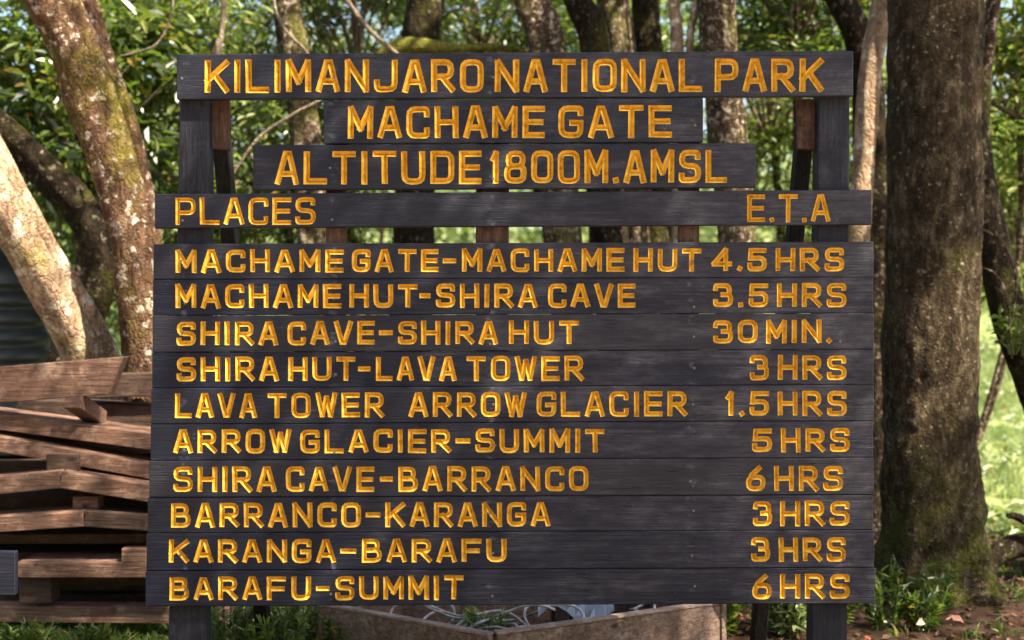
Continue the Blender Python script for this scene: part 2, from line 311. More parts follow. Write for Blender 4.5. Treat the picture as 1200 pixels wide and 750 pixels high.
# ------------------------------------------------------------------ glyph strokes
# stroke = list of (x, y[, 'r']) in a unit box; closed if first entry is 'o'
G = {
 'A': [[(0, 0), (.40, 1), (.60, 1), (1, 0)], [(.17, .29), (.83, .29)]],
 'B': [[(0, 0), (0, 1)], [(0, 1), (.86, 1, 'r'), (.86, .53, 'r'), (0, .53)], [(0, .53), (1, .53, 'r'), (1, 0, 'r'), (0, 0)]],
 'C': [[(1, .80), (1, 1, 'r'), (0, 1, 'r'), (0, 0, 'r'), (1, 0, 'r'), (1, .20)]],
 'D': [[(0, 0), (0, 1)], [(0, 1), (1, 1, 'r'), (1, 0, 'r'), (0, 0)]],
 'E': [[(1, 1), (0, 1), (0, 0), (1, 0)], [(0, .5), (.92, .5)]],
 'F': [[(1, 1), (0, 1), (0, 0)], [(0, .48), (.9, .48)]],
 'G': [[(1, .82), (1, 1, 'r'), (0, 1, 'r'), (0, 0, 'r'), (1, 0, 'r'), (1, .46), (.56, .46)]],
 'H': [[(0, 0), (0, 1)], [(1, 0), (1, 1)], [(0, .5), (1, .5)]],
 'I': [[(.5, 0), (.5, 1)]],
 'J': [[(1, 1), (1, 0, 'r'), (0, 0, 'r'), (0, .26)]],
 'K': [[(0, 0), (0, 1)], [(1, 1), (.0, .36)], [(.36, .58), (1, 0)]],
 'L': [[(0, 1), (0, 0), (1, 0)]],
 'M': [[(0, 0), (0, 1)], [(1, 0), (1, 1)], [(0.03, 1), (.5, .28)], [(.97, 1), (.5, .28)]],
 'N': [[(0, 0), (0, 1)], [(1, 0), (1, 1)], [(0.02, 1), (.98, 0)]],
 'O': [['o', (0, 0, 'r'), (0, 1, 'r'), (1, 1, 'r'), (1, 0, 'r')]],
 'P': [[(0, 0), (0, 1)], [(0, 1), (1, 1, 'r'), (1, .44, 'r'), (0, .44)]],
 'R': [[(0, 0), (0, 1)], [(0, 1), (.95, 1, 'r'), (.95, .46, 'r'), (0, .46)], [(.42, .46), (1, 0)]],
 'S': [[(.98, .84), (.98, 1, 'r'), (0.02, 1, 'r'), (0.02, .53, 'r'), (1, .50, 'r'), (1, 0, 'r'), (0, 0, 'r'), (0, .17)]],
 'T': [[(0, 1), (1, 1)], [(.5, 1), (.5, 0)]],
 'U': [[(0, 1), (0, 0, 'r'), (1, 0, 'r'), (1, 1)]],
 'V': [[(0, 1), (.41, 0), (.59, 0), (1, 1)]],
 'W': [[(0, 1), (.25, 0)], [(.25, 0), (.5, .85)], [(.5, .85), (.75, 0)], [(.75, 0), (1, 1)]],
 '0': [['o', (0, 0, 'r'), (0, 1, 'r'), (1, 1, 'r'), (1, 0, 'r')]],
 '1': [[(.75, 0), (.75, 1)], [(.75, 1), (0, .80)]],
 '3': [[(0, .84), (0.02, 1, 'r'), (.92, 1, 'r'), (.92, .53, 'r'), (.5, .53)], [(.5, .53), (1, .53, 'r'), (1, 0, 'r'), (0, 0, 'r'), (0, .17)]],
 '4': [[(.74, 0), (.74, 1)], [(.72, 1), (0, .28)], [(0, .26), (1, .26)]],
 '5': [[(1, 1), (.08, 1), (.03, .56)], [(.03, .58), (1, .60, 'r'), (1, 0, 'r'), (0, 0, 'r'), (0, .22)]],
 '6': [['o', (0, 0, 'r'), (0, .56, 'r'), (1, .56, 'r'), (1, 0, 'r')], [(.04, .36), (.22, .68), (.72, 1)]],
 '8': [['o', (.07, .53, 'r'), (.07, 1, 'r'), (.93, 1, 'r'), (.93, .53, 'r')], ['o', (0, 0, 'r'), (0, .53, 'r'), (1, .53, 'r'), (1, 0, 'r')]],
 '-': [[(0, .5), (1, .5)]],
 '.': [[(.5, 0), (.5, .01)]],
}
WID = {'I': .30, 'M': 1.06, 'L': .98, 'E': .94, '.': .30, '1': .44, 'W': 1.12, '4': 1.05, '-': .7, 'C': .98, 'K': 1.02, 'N': 1.02}
def rounded(pts, closed, rad):
    out = []; n = len(pts)
    for i, p in enumerate(pts):
        v = Vector((p[0], p[1]))
        if len(p) < 3 or (not closed and i in (0, n - 1)): out.append(v); continue
        a = Vector(pts[i - 1][:2]); b = Vector(pts[(i + 1) % n][:2])
        da, db = (a - v), (b - v); r = min(rad, da.length * .48, db.length * .48)
        s, e = v + da.normalized() * r, v + db.normalized() * r
        for t in (0, .33, .67, 1): out.append(s * (1 - t) ** 2 + v * 2 * t * (1 - t) * .98 + v * .02 * 2 * t * (1 - t) + e * t * t)
    res = [out[0]]
    for q in out[1:]:
        if (q - res[-1]).length > 1e-4: res.append(q)
    if closed and (res[0] - res[-1]).length < 1e-4: res.pop()
    return res
def groove(verts, faces, pts, closed, hw, depth, y0, top=.004):
    """V-section cutter swept along pts (x,z)"""
    n = len(pts); o = len(verts)
    for i in range(n):
        a = pts[i - 1] if (closed or i > 0) else None; b = pts[(i + 1) % n] if (closed or i < n - 1) else None
        p = pts[i]; d1 = (p - a).normalized() if a is not None else (b - p).normalized(); d2 = (b - p).normalized() if b is not None else d1
        t = (d1 + d2).normalized(); nn = Vector((-t.y, t.x)); k = min(1.0 / max(nn.dot(Vector((-d1.y, d1.x))), .5), 1.7)
        q = p; deep = p
        if not closed and i == 0: q = p - d1 * hw * .92; deep = p - d1 * hw * .15
        if not closed and i == n - 1: q = p + d1 * hw * .92; deep = p + d1 * hw * .15
        L = q + nn * hw * k; R = q - nn * hw * k
        for (u, yy) in ((L, y0 - top), (L, y0), (deep, y0 + depth), (R, y0), (R, y0 - top)): verts.append((u.x, yy, u.y))
    m = n if closed else n - 1
    for i in range(m):
        A = o + i * 5; B = o + ((i + 1) % n) * 5
        for k in range(5): faces.append((A + k, B + k, B + (k + 1) % 5, A + (k + 1) % 5))
    if not closed:
        faces.append(tuple(o + k for k in range(5))); faces.append(tuple(o + (n - 1) * 5 + k for k in range(4, -1, -1)))

# board: (xl, xr, yTL, yBL, yTR, yBR, stroke px, capL, capBL, capR, capBR, words)
BO = [
 (207, 1000, 63.5, 116.5, 59.5, 112.5, 7.9, (70.1, 108.6), (68.6, 107.4), [('KILIMANJARO', 239.8, 566.9), ('NATIONAL', 579.7, 823), ('PARK', 837.6, 965)]),
 (379, 824, 117.8, 168.4, 114.6, 166.6, 7.7, (125, 162.8), (122.6, 161), [('MACHAME', 407.4, 638.5), ('GATE', 654.3, 787.8)]),
 (296.6, 886, 170, 222.8, 167.8, 219.6, 7.7, (177.5, 217), (175, 213.6), [('ALTITUDE', 322.3, 564.3), ('1800M.AMSL', 574.2, 852.3)]),
 (181, 1021.7, 227.4, 267.6, 222.4, 263.2, 5.9, (231.6, 263.6), (227.2, 260), [('PLACES', 205.7, 370), ('E.T.A', 875.8, 973)]),
 (179.6, 1023.8, 286, 326.7, 283.2, 324.0, 6.3, (292.6, 319.6), (290.2, 317.8), [('MACHAME', 205.8, 403), ('GATE', 412.3, 513.9), ('-', 518.6, 534.8), ('MACHAME', 541.4, 732), ('HUT', 742.3, 821.9), ('4.5', 834, 898.9), ('HRS', 908.8, 989.4)]),
 (179.0, 1023.6, 327.4, 369.2, 324.8, 366.2, 6.3, (333, 361.2), (332, 359.8), [('MACHAME', 205.8, 400.2), ('HUT', 409.4, 489.3), ('-', 491.3, 504.7), ('SHIRA', 511, 630), ('CAVE', 642.2, 744.8), ('3.5', 835.8, 900.7), ('HRS', 910.6, 992.4)]),
 (178.6, 1024.2, 370.1, 412.2, 367.1, 408.4, 6.3, (377, 404.8), (374.5, 402), [('SHIRA', 207, 326), ('CAVE', 337, 439.4), ('-', 444, 460.7), ('SHIRA', 466.2, 583.5), ('HUT', 596.4, 678.8), ('30', 835.8, 887.9), ('MIN.', 897.8, 975)]),
 (178.0, 1024.0, 413.1, 454.2, 409.3, 450.2, 6.4, (418.5, 447.2), (416, 445.2), [('SHIRA', 207, 326.9), ('HUT', 337.8, 416.7), ('-', 419.4, 434.3), ('LAVA', 440.5, 535), ('TOWER', 546.9, 684.3), ('3', 878.7, 901.4), ('HRS', 911.7, 992.4)]),
 (177.0, 1024.0, 455.1, 496.4, 451.1, 492.2, 6.4, (460.7, 490), (458, 487.2), [('LAVA', 205, 301.2), ('TOWER', 313.3, 450.4), ('ARROW', 479, 617.2), ('GLACIER', 628.6, 805.4), ('1.5', 850.4, 901.4), ('HRS', 911.7, 992.4)]),
 (176.2, 1023.4, 497.3, 539.2, 493.1, 535.4, 6.4, (503.4, 531.2), (501.7, 529.8), [('ARROW', 203.3, 341.5), ('GLACIER', 351.8, 528.5), ('-', 534, 551.6), ('SUMMIT', 557.1, 708.9), ('5', 881.6, 905), ('HRS', 915.4, 996)]),
 (174.7, 1024.0, 540.2, 582.2, 536.5, 578.8, 6.4, (546.8, 576.4), (545.7, 575), [('SHIRA', 203.3, 324), ('CAVE', 335.3, 438.7), ('-', 445.3, 460.7), ('BARRANCO', 467, 689.8), ('6', 874.3, 897), ('HRS', 907.3, 988)]),
 (172.8, 1023.6, 583.2, 624.3, 579.9, 620.3, 6.4, (589.7, 618.3), (587, 616.5), [('BARRANCO', 200.3, 423), ('-', 428.4, 446), ('KARANGA', 451.5, 645), ('3', 882.4, 905), ('HRS', 914.3, 996)]),
 (171.4, 1024.4, 625.3, 668.0, 621.3, 664.2, 6.4, (632.3, 659.8), (629.3, 658), [('KARANGA', 197.8, 393.6), ('-', 398.4, 417.8), ('BARAFU', 424, 593.8), ('3', 880.5, 902.5), ('HRS', 912.8, 991.6)]),
 (170.3, 1026.0, 669.2, 711.0, 665.3, 707.2, 6.4, (676.3, 703.8), (672.3, 701.6), [('BARAFU', 198.5, 364.3), ('-', 370, 386.3), ('SUMMIT', 392.9, 543.2), ('6', 881.6, 904.4), ('HRS', 914.3, 996)]),
]
LAB = ['widest-lettered top board naming the park', 'short board naming the gate', 'board giving the altitude', 'heading board, mostly blank']
TH = .034
sign = empty('notice_board', S(600, 850, .03), label='large black timber sign board carved with yellow route names and hours', cat='sign board')
def build_board(i, B):
    xl, xr, tl, bl, tr, br, sw, capl, capr, words = B
    if 3 < i < 13: bl += .6; br += .6
    dy = [0, 0.001, -.001, .0015][i % 4] * 1.0
    nseg = 1; f = [S(xl, tl, dy), S(xr, tr, dy), S(xr, br, dy), S(xl, bl, dy)]
    me = cbox(f + [v + Vector((0, TH, 0)) for v in f], .003)
    me.materials.append(M['board']); me.materials.append(M['letter'])
    bo = bpy.data.objects.new('tmp_board', me); COL.objects.link(bo)
    vs, fs, spans = [], [], []; hw = sw * .90 / 600.0; r = random.Random(i * 31 + 5)
    for wd, x0, x1 in words:
        ws = [WID.get(c, 1.0) for c in wd]; gap = .24 if i > 3 else .20; sc = (x1 - x0) / (sum(ws) + gap * (len(wd) - 1)) if wd != '-' else x1 - x0
        if wd == '-': ws = [1.0]
        x = x0
        for c, cw in zip(wd, ws):
            a, b = x, x + cw * sc; x = b + gap * sc; t = (.5 * (a + b) - capl_x) / (cap_rx - capl_x)
            yt = capl[0] + (capr[0] - capl[0]) * t + r.uniform(-.5, .5); yb = capl[1] + (capr[1] - capl[1]) * t + r.uniform(-.5, .5)
            A = S(a, yb); Z_ = S(b, yt); ox, oz = A.x + hw, A.z + hw; wx, wz = max(Z_.x - A.x - 2 * hw, .0001), Z_.z - A.z - 2 * hw
            if c == '.': hwc = hw * 1.0
            else: hwc = hw
            sh = r.uniform(-.015, .015)
            for st in G[c]:
                closed = st[0] == 'o'; pp = st[1:] if closed else st
                q = [(ox + p[0] * wx + p[1] * wz * sh + r.uniform(-.0004, .0004), oz + p[1] * wz + r.uniform(-.0004, .0004)) + tuple(p[2:]) for p in pp]
                groove(vs, fs, rounded(q, closed, wx * .36), closed, hwc * r.uniform(.96, 1.05), .0105 * sw / 6.4 * 1.38, dy, .004)
            spans.append((A.x, Z_.x, c))
    cm = mesh('cut', vs, fs); cm.materials.append(M['board']); cm.materials.append(M['letter'])
    cm.polygons.foreach_set('material_index', [1] * len(cm.polygons))
    bm = bmesh.new(); bm.from_mesh(cm)
    # each stroke is its own island: fix its normals outwards
    bmesh.ops.recalc_face_normals(bm, faces=bm.faces); bm.to_mesh(cm); bm.free()
    co = bpy.data.objects.new('cut', cm); COL.objects.link(co)
    md = bo.modifiers.new('b', 'BOOLEAN'); md.operation = 'DIFFERENCE'; md.solver = 'EXACT'; md.use_self = True; md.object = co
    md.material_mode = 'INDEX'
    bpy.context.view_layer.update()
    ev = bo.evaluated_get(bpy.context.evaluated_depsgraph_get()); res = bpy.data.meshes.new_from_object(ev)
    bpy.data.objects.remove(co); bpy.data.objects.remove(bo)
    V = [v.co.copy() for v in res.vertices]
    bf, lf = [], {}
    for p in res.polygons:
        if p.material_index == 0: bf.append(tuple(p.vertices))
        else:
            cx = p.center.x; k = min(range(len(spans)), key=lambda j: max(spans[j][0] - cx, cx - spans[j][1], 0)); lf.setdefault(k, []).append(tuple(p.vertices))
    def sub(fl):
        mp, nv, nf = {}, [], []
        for f_ in fl:
            g = []
            for v in f_:
                if v not in mp: mp[v] = len(nv); nv.append(V[v])
                g.append(mp[v])
            nf.append(g)
        return mesh('m', nv, nf)
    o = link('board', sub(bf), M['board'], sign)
    if i < 4: o['label'] = LAB[i]
    o.location = -sign.location
    for k in sorted(lf):
        q = link('letter', sub(lf[k]), M['letter']); q.parent = o
    # nails
    for px in (215, 390, 577, 812, 985):
        if px < xl + 6 or px > xr - 6 or r.random() < .25: continue
        t = (px - xl) / (xr - xl); py = (tl + (tr - tl) * t) * .28 + (bl + (br - bl) * t) * .72 + r.uniform(-12, 4)
        c = S(px + r.uniform(-4, 4), py, dy); pv = [(c.x + .0050 * math.cos(a), c.y - .0016, c.z + .0050 * math.sin(a)) for a in np.linspace(0, 2 * PI, 8, endpoint=False)]
        pv += [(v[0], c.y + .001, v[2]) for v in pv]
        q = link('nail', mesh('nail', pv, [tuple(range(7, -1, -1))] + [(k, (k + 1) % 8, 8 + (k + 1) % 8, 8 + k) for k in range(8)]), M['steel']); q.parent = o
capl_x, cap_rx = 205.0, 990.0
for i, B in enumerate(BO): build_board(i, B)
def spart(name, me, m, **k): return link(name, me, m, sign, **k)
# posts, straight behind the boards
def post4(xa, xb, ya, xc, xd, yb, y0, dep):
    f = [S(xa, ya, y0), S(xb, ya, y0), S(xd, yb, y0), S(xc, yb, y0)]
    return cbox(f + [v + Vector((0, dep, 0)) for v in f], .004)
y0 = TH + .003
spart('post', post4(209, 242, 72, 191, 237, 900, y0, .10), M['post'])
spart('post', post4(963, 999, 70, 952, 995, 900, y0, .10), M['post'])
for xa, xb, ya, yb in ((381, 404, 120, 705), (558, 597, 120, 703), (798, 822, 120, 702)):
    spart('batten', post4(xa, xb, ya, xa - 3, xb - 3, yb, y0, .05), M['brownpost'])
for (px, sx_) in ((256, 1), (946, -1)):
    a = P(px, 118, 5.19); b = P(310 if sx_ > 0 else 888, 752, 6.10); b = b + (b - a).normalized() * .25
    spart('brace', beam(a, b, .062, .085, (0, 1, 0), .004), M['braceblack'], label='leaning dark rear brace')
    f = [P(px - 12, 117, 5.10), P(px + (13 if sx_ > 0 else 14), 116, 5.10), P(px + (13 if sx_ > 0 else 14), 176, 5.10), P(px - (12 if sx_ > 0 else 11), 174, 5.10)]
    spart('brace_block', cbox(f + [v + Vector((0, .03, 0)) for v in f], .003), M['brownpost'], label='reddish brown block')
# neighbouring sign, only its end in view
s2 = empty('notice_board', S(-40, 850, .05), label='end of a second black sign board at the left edge, before the timber', cat='sign board')
f = [S(-260, 643, -.02), S(20, 645.5, -.02), S(20, 696.5, -.02), S(-260, 695, -.02)]
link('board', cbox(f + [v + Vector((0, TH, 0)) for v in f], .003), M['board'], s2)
f = [S(-90, 600, .02), S(-50, 600, .02), S(-50, 860, .02), S(-90, 860, .02)]
link('post', cbox(f + [v + Vector((0, .09, 0)) for v in f], .004), M['post'], s2)

# ------------------------------------------------------------------ leaves
def leaf_mesh(name, pos, length, widr=.36, droop=.35, fold=.25, seed=0, out=None):
    r = np.random.default_rng(seed); n = len(pos)
    d = r.normal(0, 1, (n, 3)); d[:, 2] = d[:, 2] * .55 - droop
    if out is not None: d += out * .8
    d /= np.linalg.norm(d, axis=1)[:, None]
    up = r.normal(0, .55, (n, 3)); up[:, 2] += 1.0
    s = np.cross(d, up); s /= np.linalg.norm(s, axis=1)[:, None] + 1e-9; u = np.cross(s, d)
    L = (length * r.uniform(.6, 1.25, n))[:, None]; W = L * widr
    b = pos; t = pos + d * L - u * L * .08
    V = np.stack([b, b + d * L * .30 + s * W * .46 + u * W * fold, b + d * L * .68 + s * W * .40 + u * W * fold * .6, t,
                  b + d * L * .68 - s * W * .40 + u * W * fold * .6, b + d * L * .30 - s * W * .46 + u * W * fold], 1)
    i = np.arange(n)[:, None] * 6
    F = np.concatenate([i + np.array([[0, 1, 2, 3]]), i + np.array([[0, 3, 4, 5]])], 1).reshape(-1, 4)
    return np_mesh(name, V, F)
GAPS = []                                             # openings cut in the crowns so sun reaches chosen spots: (point lit, radius)
def open_gaps(ps, off):
    k = np.ones(len(ps), bool); s = np.array(SUN)
    for p, rad in GAPS:
        v = ps - np.array(p); v -= (v @ s)[:, None] * s; k &= np.linalg.norm(v, axis=1) > rad
    return ps[k], off[k]
def crown_points(c, rad, nclump, nleaf, csize, seed, hollow=.35):
    r = np.random.default_rng(seed); c = np.array(c); rad = np.array(rad)
    d = r.normal(0, 1, (nclump, 3)); d /= np.linalg.norm(d, axis=1)[:, None]
    q = (r.uniform(hollow ** 3, 1, nclump) ** (1 / 3))[:, None]
    cl = c + d * q * rad * (1 + .18 * r.normal(0, 1, (nclump, 1)))
    k = r.integers(0, nclump, nleaf); sz = csize * r.uniform(.5, 1.3, nclump)
    off = r.normal(0, 1, (nleaf, 3)) * sz[k][:, None] * np.array([1, 1, .55])
    return cl, cl[k] + off, off / (np.linalg.norm(off, axis=1)[:, None] + 1e-6)
def branches(a, cl, r0, seed, k=14):
    r = np.random.default_rng(seed); parts = []; a = np.array(a)
    for q in cl[r.permutation(len(cl))[:k]]:
        m = (a + q) / 2 + r.normal(0, .12, 3) + np.array([0, 0, .1])
        parts.append(tube([[*a, r0], [*m, r0 * .6], [*q, r0 * .22]], 5, 0, step=4))
    return merge(parts)
def rows(pts, d, dz=None):
    out = []
    for p in pts:
        dd = p[3] if len(p) > 3 else d; v = P(p[0], p[1], dd); out.append([*v, p[2] * dd / FPX])
    return out
def tree(label, stems, mat, crown=None, cat='tree', leafm='leaf_dark', rough=.09, sides=24, group=None, seed=0, name='forest_tree', flare=None, leaf=.13, step=10, parts=None):
    base = stems[0][0]; z = float(hgt(base[0], base[1]))
    root = empty(name, (base[0], base[1], z), label=label, cat=cat, group=group)
    for k, st in enumerate(stems):
        V, F_ = tube(st, sides, rough, flare if k == 0 else None, seed=seed * 7 + k, step=step, ridge=.028 if sides > 20 else .05)
        link('trunk', np_mesh('trunk', V, F_, True), mat, root)
    if crown:
        for j, cr in enumerate(crown):
            c, rad, ncl, nl, cs = cr
            cl, ps, off = crown_points(c, rad, ncl, nl, cs, seed * 13 + j + 3)
            ps, off = open_gaps(ps, off)
            V, F_ = branches(stems[0][-1][:3] if j == 0 or parts is None else parts[j], cl, .035, seed + j)
            link('branch', np_mesh('branch', V, F_, True), mat, root)
            link('crown', leaf_mesh('crown', ps, leaf, seed=seed * 3 + j, out=off), M[leafm], root)
    return root

GAPS += [(P(60, 345, 7.1), .45), (P(20, 265, 7.0), .4), (P(158, 300, 7.0), .40), (P(166, 385, 7.0), .40), (P(140, 215, 7.0), .30), (P(1112, 402, 7.35), .32), (P(700, 40, 9.5), .3), (P(840, 130, 8.8), .25), (P(1010, 150, 8.5), .42), (P(1026, 50, 8.5), .42), (P(620, 30, 9.1), .15)]
# big tree at right
tree('massive dark trunk with mossy flared base right of the sign',
     [rows([(1102, 715, 64), (1100, 690, 62), (1096, 650, 58), (1093, 600, 56), (1090, 520, 54), (1089, 450, 54), (1090, 300, 55), (1094, 150, 53), (1096, 0, 51), (1098, -250, 48), (1104, -700, 40), (1110, -1050, 26)], 7.6)],
     M['bark_big'], [((4.4, -3.1, 8.2), (2.1, 1.9, .9), 46, 9000, .36), ((6.6, -.3, 8.6), (1.9, 2.0, .9), 36, 6500, .36), ((2.0, -1.6, 8.6), (1.3, 1.5, .7), 9, 700, .26), ((.2, .6, 8.9), (1.4, 1.2, .6), 9, 700, .26)],  # unseen crowns added on the sun's path to shade sign and trunk
     sides=120, rough=.045, seed=1, flare=(0, .34, 5, .30), step=22)
# lichen tree at left, two stems
tree('leaning red-barked tree with white lichen left of the sign',
     [rows([(176, 708, 30), (172, 560, 25), (168, 430, 23), (162, 330, 24), (150, 255, 25), (135, 200, 26), (112, 130, 28), (88, 60, 30), (60, 0, 31), (20, -90, 30), (-60, -260, 26), (-160, -520, 18)], 7.3),
      rows([(186, 700, 22), (182, 430, 15), (176, 290, 14), (162, 205, 14), (142, 135, 15), (122, 75, 15), (98, 0, 15), (80, -120, 12), (60, -300, 8)], 7.45)],
     M['bark_red'], [((-3.4, 2.6, 6.8), (1.6, 1.6, 1.0), 16, 1300, .3)], sides=64, seed=2, step=18)
tree('pale sunlit double trunk leaning left above the timber',
     [rows([(132, 660, 30, 7.7), (112, 480, 25, 7.6), (95, 415, 22, 7.5), (50, 330, 22, 7.3), (4, 246, 21, 7.1), (-44, 165, 20, 7.0), (-110, 40, 18, 7.0), (-200, -150, 14, 7.0)], 7.0),
      rows([(150, 660, 20, 7.75), (142, 480, 16, 7.7), (123, 410, 14, 7.6), (84, 338, 13, 7.45), (44, 268, 12, 7.3), (8, 200, 12, 7.2), (-40, 108, 11, 7.2), (-80, 0, 9, 7.2)], 7.1)],
     M['bark_pale'], [((-4.9, 2.4, 5.6), (1.2, 1.2, .9), 12, 900, .3)], sides=56, seed=3, step=18)
tree('dark curved trunk behind the pale leaning trunks',
     [rows([(55, 640, 26), (60, 500, 24), (82, 410, 22), (108, 350, 21), (116, 300, 21), (98, 252, 20), (56, 205, 19), (12, 160, 18), (-50, 100, 17), (-140, 0, 14)], 8.6)],
     M['bark_dark'], [((-6.2, 3.6, 5.2), (1.2, 1.2, .9), 12, 900, .3)], sides=44, seed=4, step=14)
mids = [
 ('slim dark trunk behind the left end of the sign top', [(376, 632, 22), (372, 400, 19), (368, 280, 18), (358, 150, 17), (345, 60, 17), (335, 0, 16), (325, -150, 15), (310, -450, 10)], 9.4, 'bark_mid'),
 ('mossy trunk with yellow-green moss behind the top board', [(470, 612, 30), (478, 400, 26), (486, 260, 25), (492, 60, 24), (500, 0, 23), (510, -150, 20), (520, -480, 12)], 10.0, 'bark_dark'),
 ('brown trunk leaning right, directly left of the close-set trunks', [(672, 635, 25), (668, 400, 22), (660, 280, 21), (640, 60, 20), (622, 0, 20), (596, -120, 17), (560, -400, 12)], 9.1, 'bark_mid'),
 ('first of the close-set trunks behind the word park, forked low', [(728, 625, 28), (722, 400, 24), (716, 280, 22), (698, 60, 17), (676, 0, 15), (640, -110, 13), (600, -350, 9)], 9.5, 'bark_dark'),
 ('brown upright trunk in the middle of the close-set trunks', [(760, 615, 26), (748, 400, 24), (738, 280, 23), (726, 60, 19), (718, 0, 19), (712, -150, 16), (700, -450, 11)], 9.9, 'bark_mid'),
 ('dark trunk between the brown trunk and the pale stem', [(782, 610, 24), (778, 400, 22), (772, 280, 20), (760, 60, 15), (756, 0, 15), (752, -200, 12), (750, -450, 8)], 10.2, 'bark_dark'),
 ('thin bright pale stem behind the letter P of the top board', [(800, 640, 14), (798, 400, 10), (796, 280, 9), (794, 60, 7.5), (789, 0, 7), (782, -150, 6), (770, -350, 4)], 8.9, 'bark_pale'),
 ('very thin pale sapling beside the thick brown trunk', [(812, 640, 8), (812, 400, 6), (811, 280, 5), (808, 60, 4.5), (816, 0, 4), (830, -150, 3.5), (840, -300, 2)], 8.9, 'bark_pale'),
 ('thick brown trunk behind the right end of the short board', [(880, 645, 30), (870, 400, 25), (864, 280, 23), (850, 150, 22), (841, 60, 22), (840, 0, 22), (844, -200, 19), (850, -520, 12)], 8.8, 'bark_mid'),
 ('pinkish lichened slim trunk between the sign and the massive trunk', [(990, 645, 18), (996, 400, 15), (1004, 280, 13), (1012, 190, 12), (1020, 90, 13), (1036, 0, 12), (1060, -150, 11), (1090, -350, 7)], 8.6, 'bark_pale'),
 ('dark limb leaning in behind the top right corner of the sign', [(1020, 630, 20), (1022, 400, 19), (1020, 200, 18), (1012, 70, 17), (985, 0, 16), (940, -90, 14), (880, -300, 9)], 9.4, 'bark_dark'),
 ('thin brown trunk showing past the right side of the massive trunk', [(1100, 640, 12), (1118, 400, 10), (1142, 220, 11), (1150, 110, 9), (1160, 40, 8), (1170, -40, 8), (1200, -250, 6)], 8.5, 'bark_mid'),
 ('dark mossy trunk leaning out at the right edge', [(1290, 650, 30), (1240, 520, 25), (1205, 430, 22), (1182, 370, 21), (1166, 300, 20), (1150, 230, 19), (1135, 130, 17), (1120, 0, 15), (1110, -300, 10)], 8.3, 'bark_dark'),
]
for k, (lb, pts, d, mt) in enumerate(mids):
    rw = rows(pts, d); t = rw[-1]; thin = pts[1][2] < 12
    tree(lb, [rw], M[mt], [((t[0], t[1] + .8, t[2] + .9), (1.0, .9, .7), 8, 160 if thin else 260, .26)] , sides=12 if thin else 26, seed=20 + k, rough=.11, name='forest_tree')
# unseen trees added on the camera's side, darkening the boards' reflections and sky fill
for k, (x, y, z, rx, rz, lb) in enumerate([(-6.5, -11.5, 3.6, 3.2, 3.2, 'unseen tree added behind the viewer at left'), (-2.6, -15.5, 4.4, 3.2, 3.8, 'second unseen tree added behind the viewer at left'), (-9.5, -5.5, 4.0, 2.8, 3.4, 'unseen tree added left of the viewer'), (3.4, -19, 5.6, 3.4, 3.6, 'unseen tree added far behind the viewer')]):
    tree(lb, [[[x, y, -.1, .2], [x + .1, y, 2, .17], [x, y + .1, z, .1]]], M['bark_dark'], [((x, y, z), (rx, rx, rz), 60, 5200, .6)], seed=60 + k, leaf=.42, sides=12)
# loose limbs and lianas that show as pale lines
def liana(label, pts, d, mat='twig', seed=0):
    V, F_ = tube(rows(pts, d), 7, .08, step=8, seed=seed); link('hanging_vine' if 'vine' in label else 'bare_branch', np_mesh('vine', V, F_, True), M[mat], label=label, cat='vine' if 'vine' in label else 'branch')
liana('pale bare branch slanting down to the top board at its middle left', [(395, -20, 2.6), (412, 8, 2.6), (436, 38, 2.6), (470, 70, 2.8), (480, 110, 2.2)], 8.8)
liana('pale thin vine curving down beside the slim dark trunk', [(318, -20, 1.8), (325, 18, 1.7), (340, 42, 1.8), (362, 66, 1.8), (372, 120, 1.5)], 8.6)
liana('straight whitish vine left above the top board', [(266, -40, 3.2), (263, 0, 3.2), (259, 45, 3.4), (256, 62, 4.5), (254, 200, 3)], 8.8)
liana('bare branch crossing between the left post and the short board', [(262, 222, 1.6), (300, 165, 2.0), (342, 135, 2.2), (375, 118, 2.0), (420, 96, 1.4)], 8.4)
liana('forked bare branch above the left corner of the sign', [(140, 66, 1.4), (165, 60, 1.8), (185, 50, 1.6), (200, 20, 1.6), (206, -30, 1.4)], 8.0)
liana('thin looping vine beside the massive trunk at the right edge', [(1150, 268, 1.1), (1176, 285, 1.2), (1190, 325, 1.2), (1186, 372, 1.1), (1172, 400, .9)], 7.9, 'bark_mid')
liana('second thin vine below the looping one at the right edge', [(1140, 312, 1.0), (1165, 320, 1.1), (1180, 350, 1.1), (1186, 420, 1.0)], 7.9, 'bark_mid')
liana('mossy horizontal branch just above the middle of the top board', [(436, 80, 4), (452, 62, 9), (474, 55, 11), (500, 54, 9), (540, 57, 5.5), (575, 55, 5), (615, 62, 4), (650, 80, 2)], 9.4, 'bark_moss')
liana('pale crooked stick leaning behind the gap under the heading board', [(628, 220, 4), (640, 262, 4.5), (650, 300, 5), (655, 420, 6), (660, 640, 7)], 9.3, 'bark_dark')

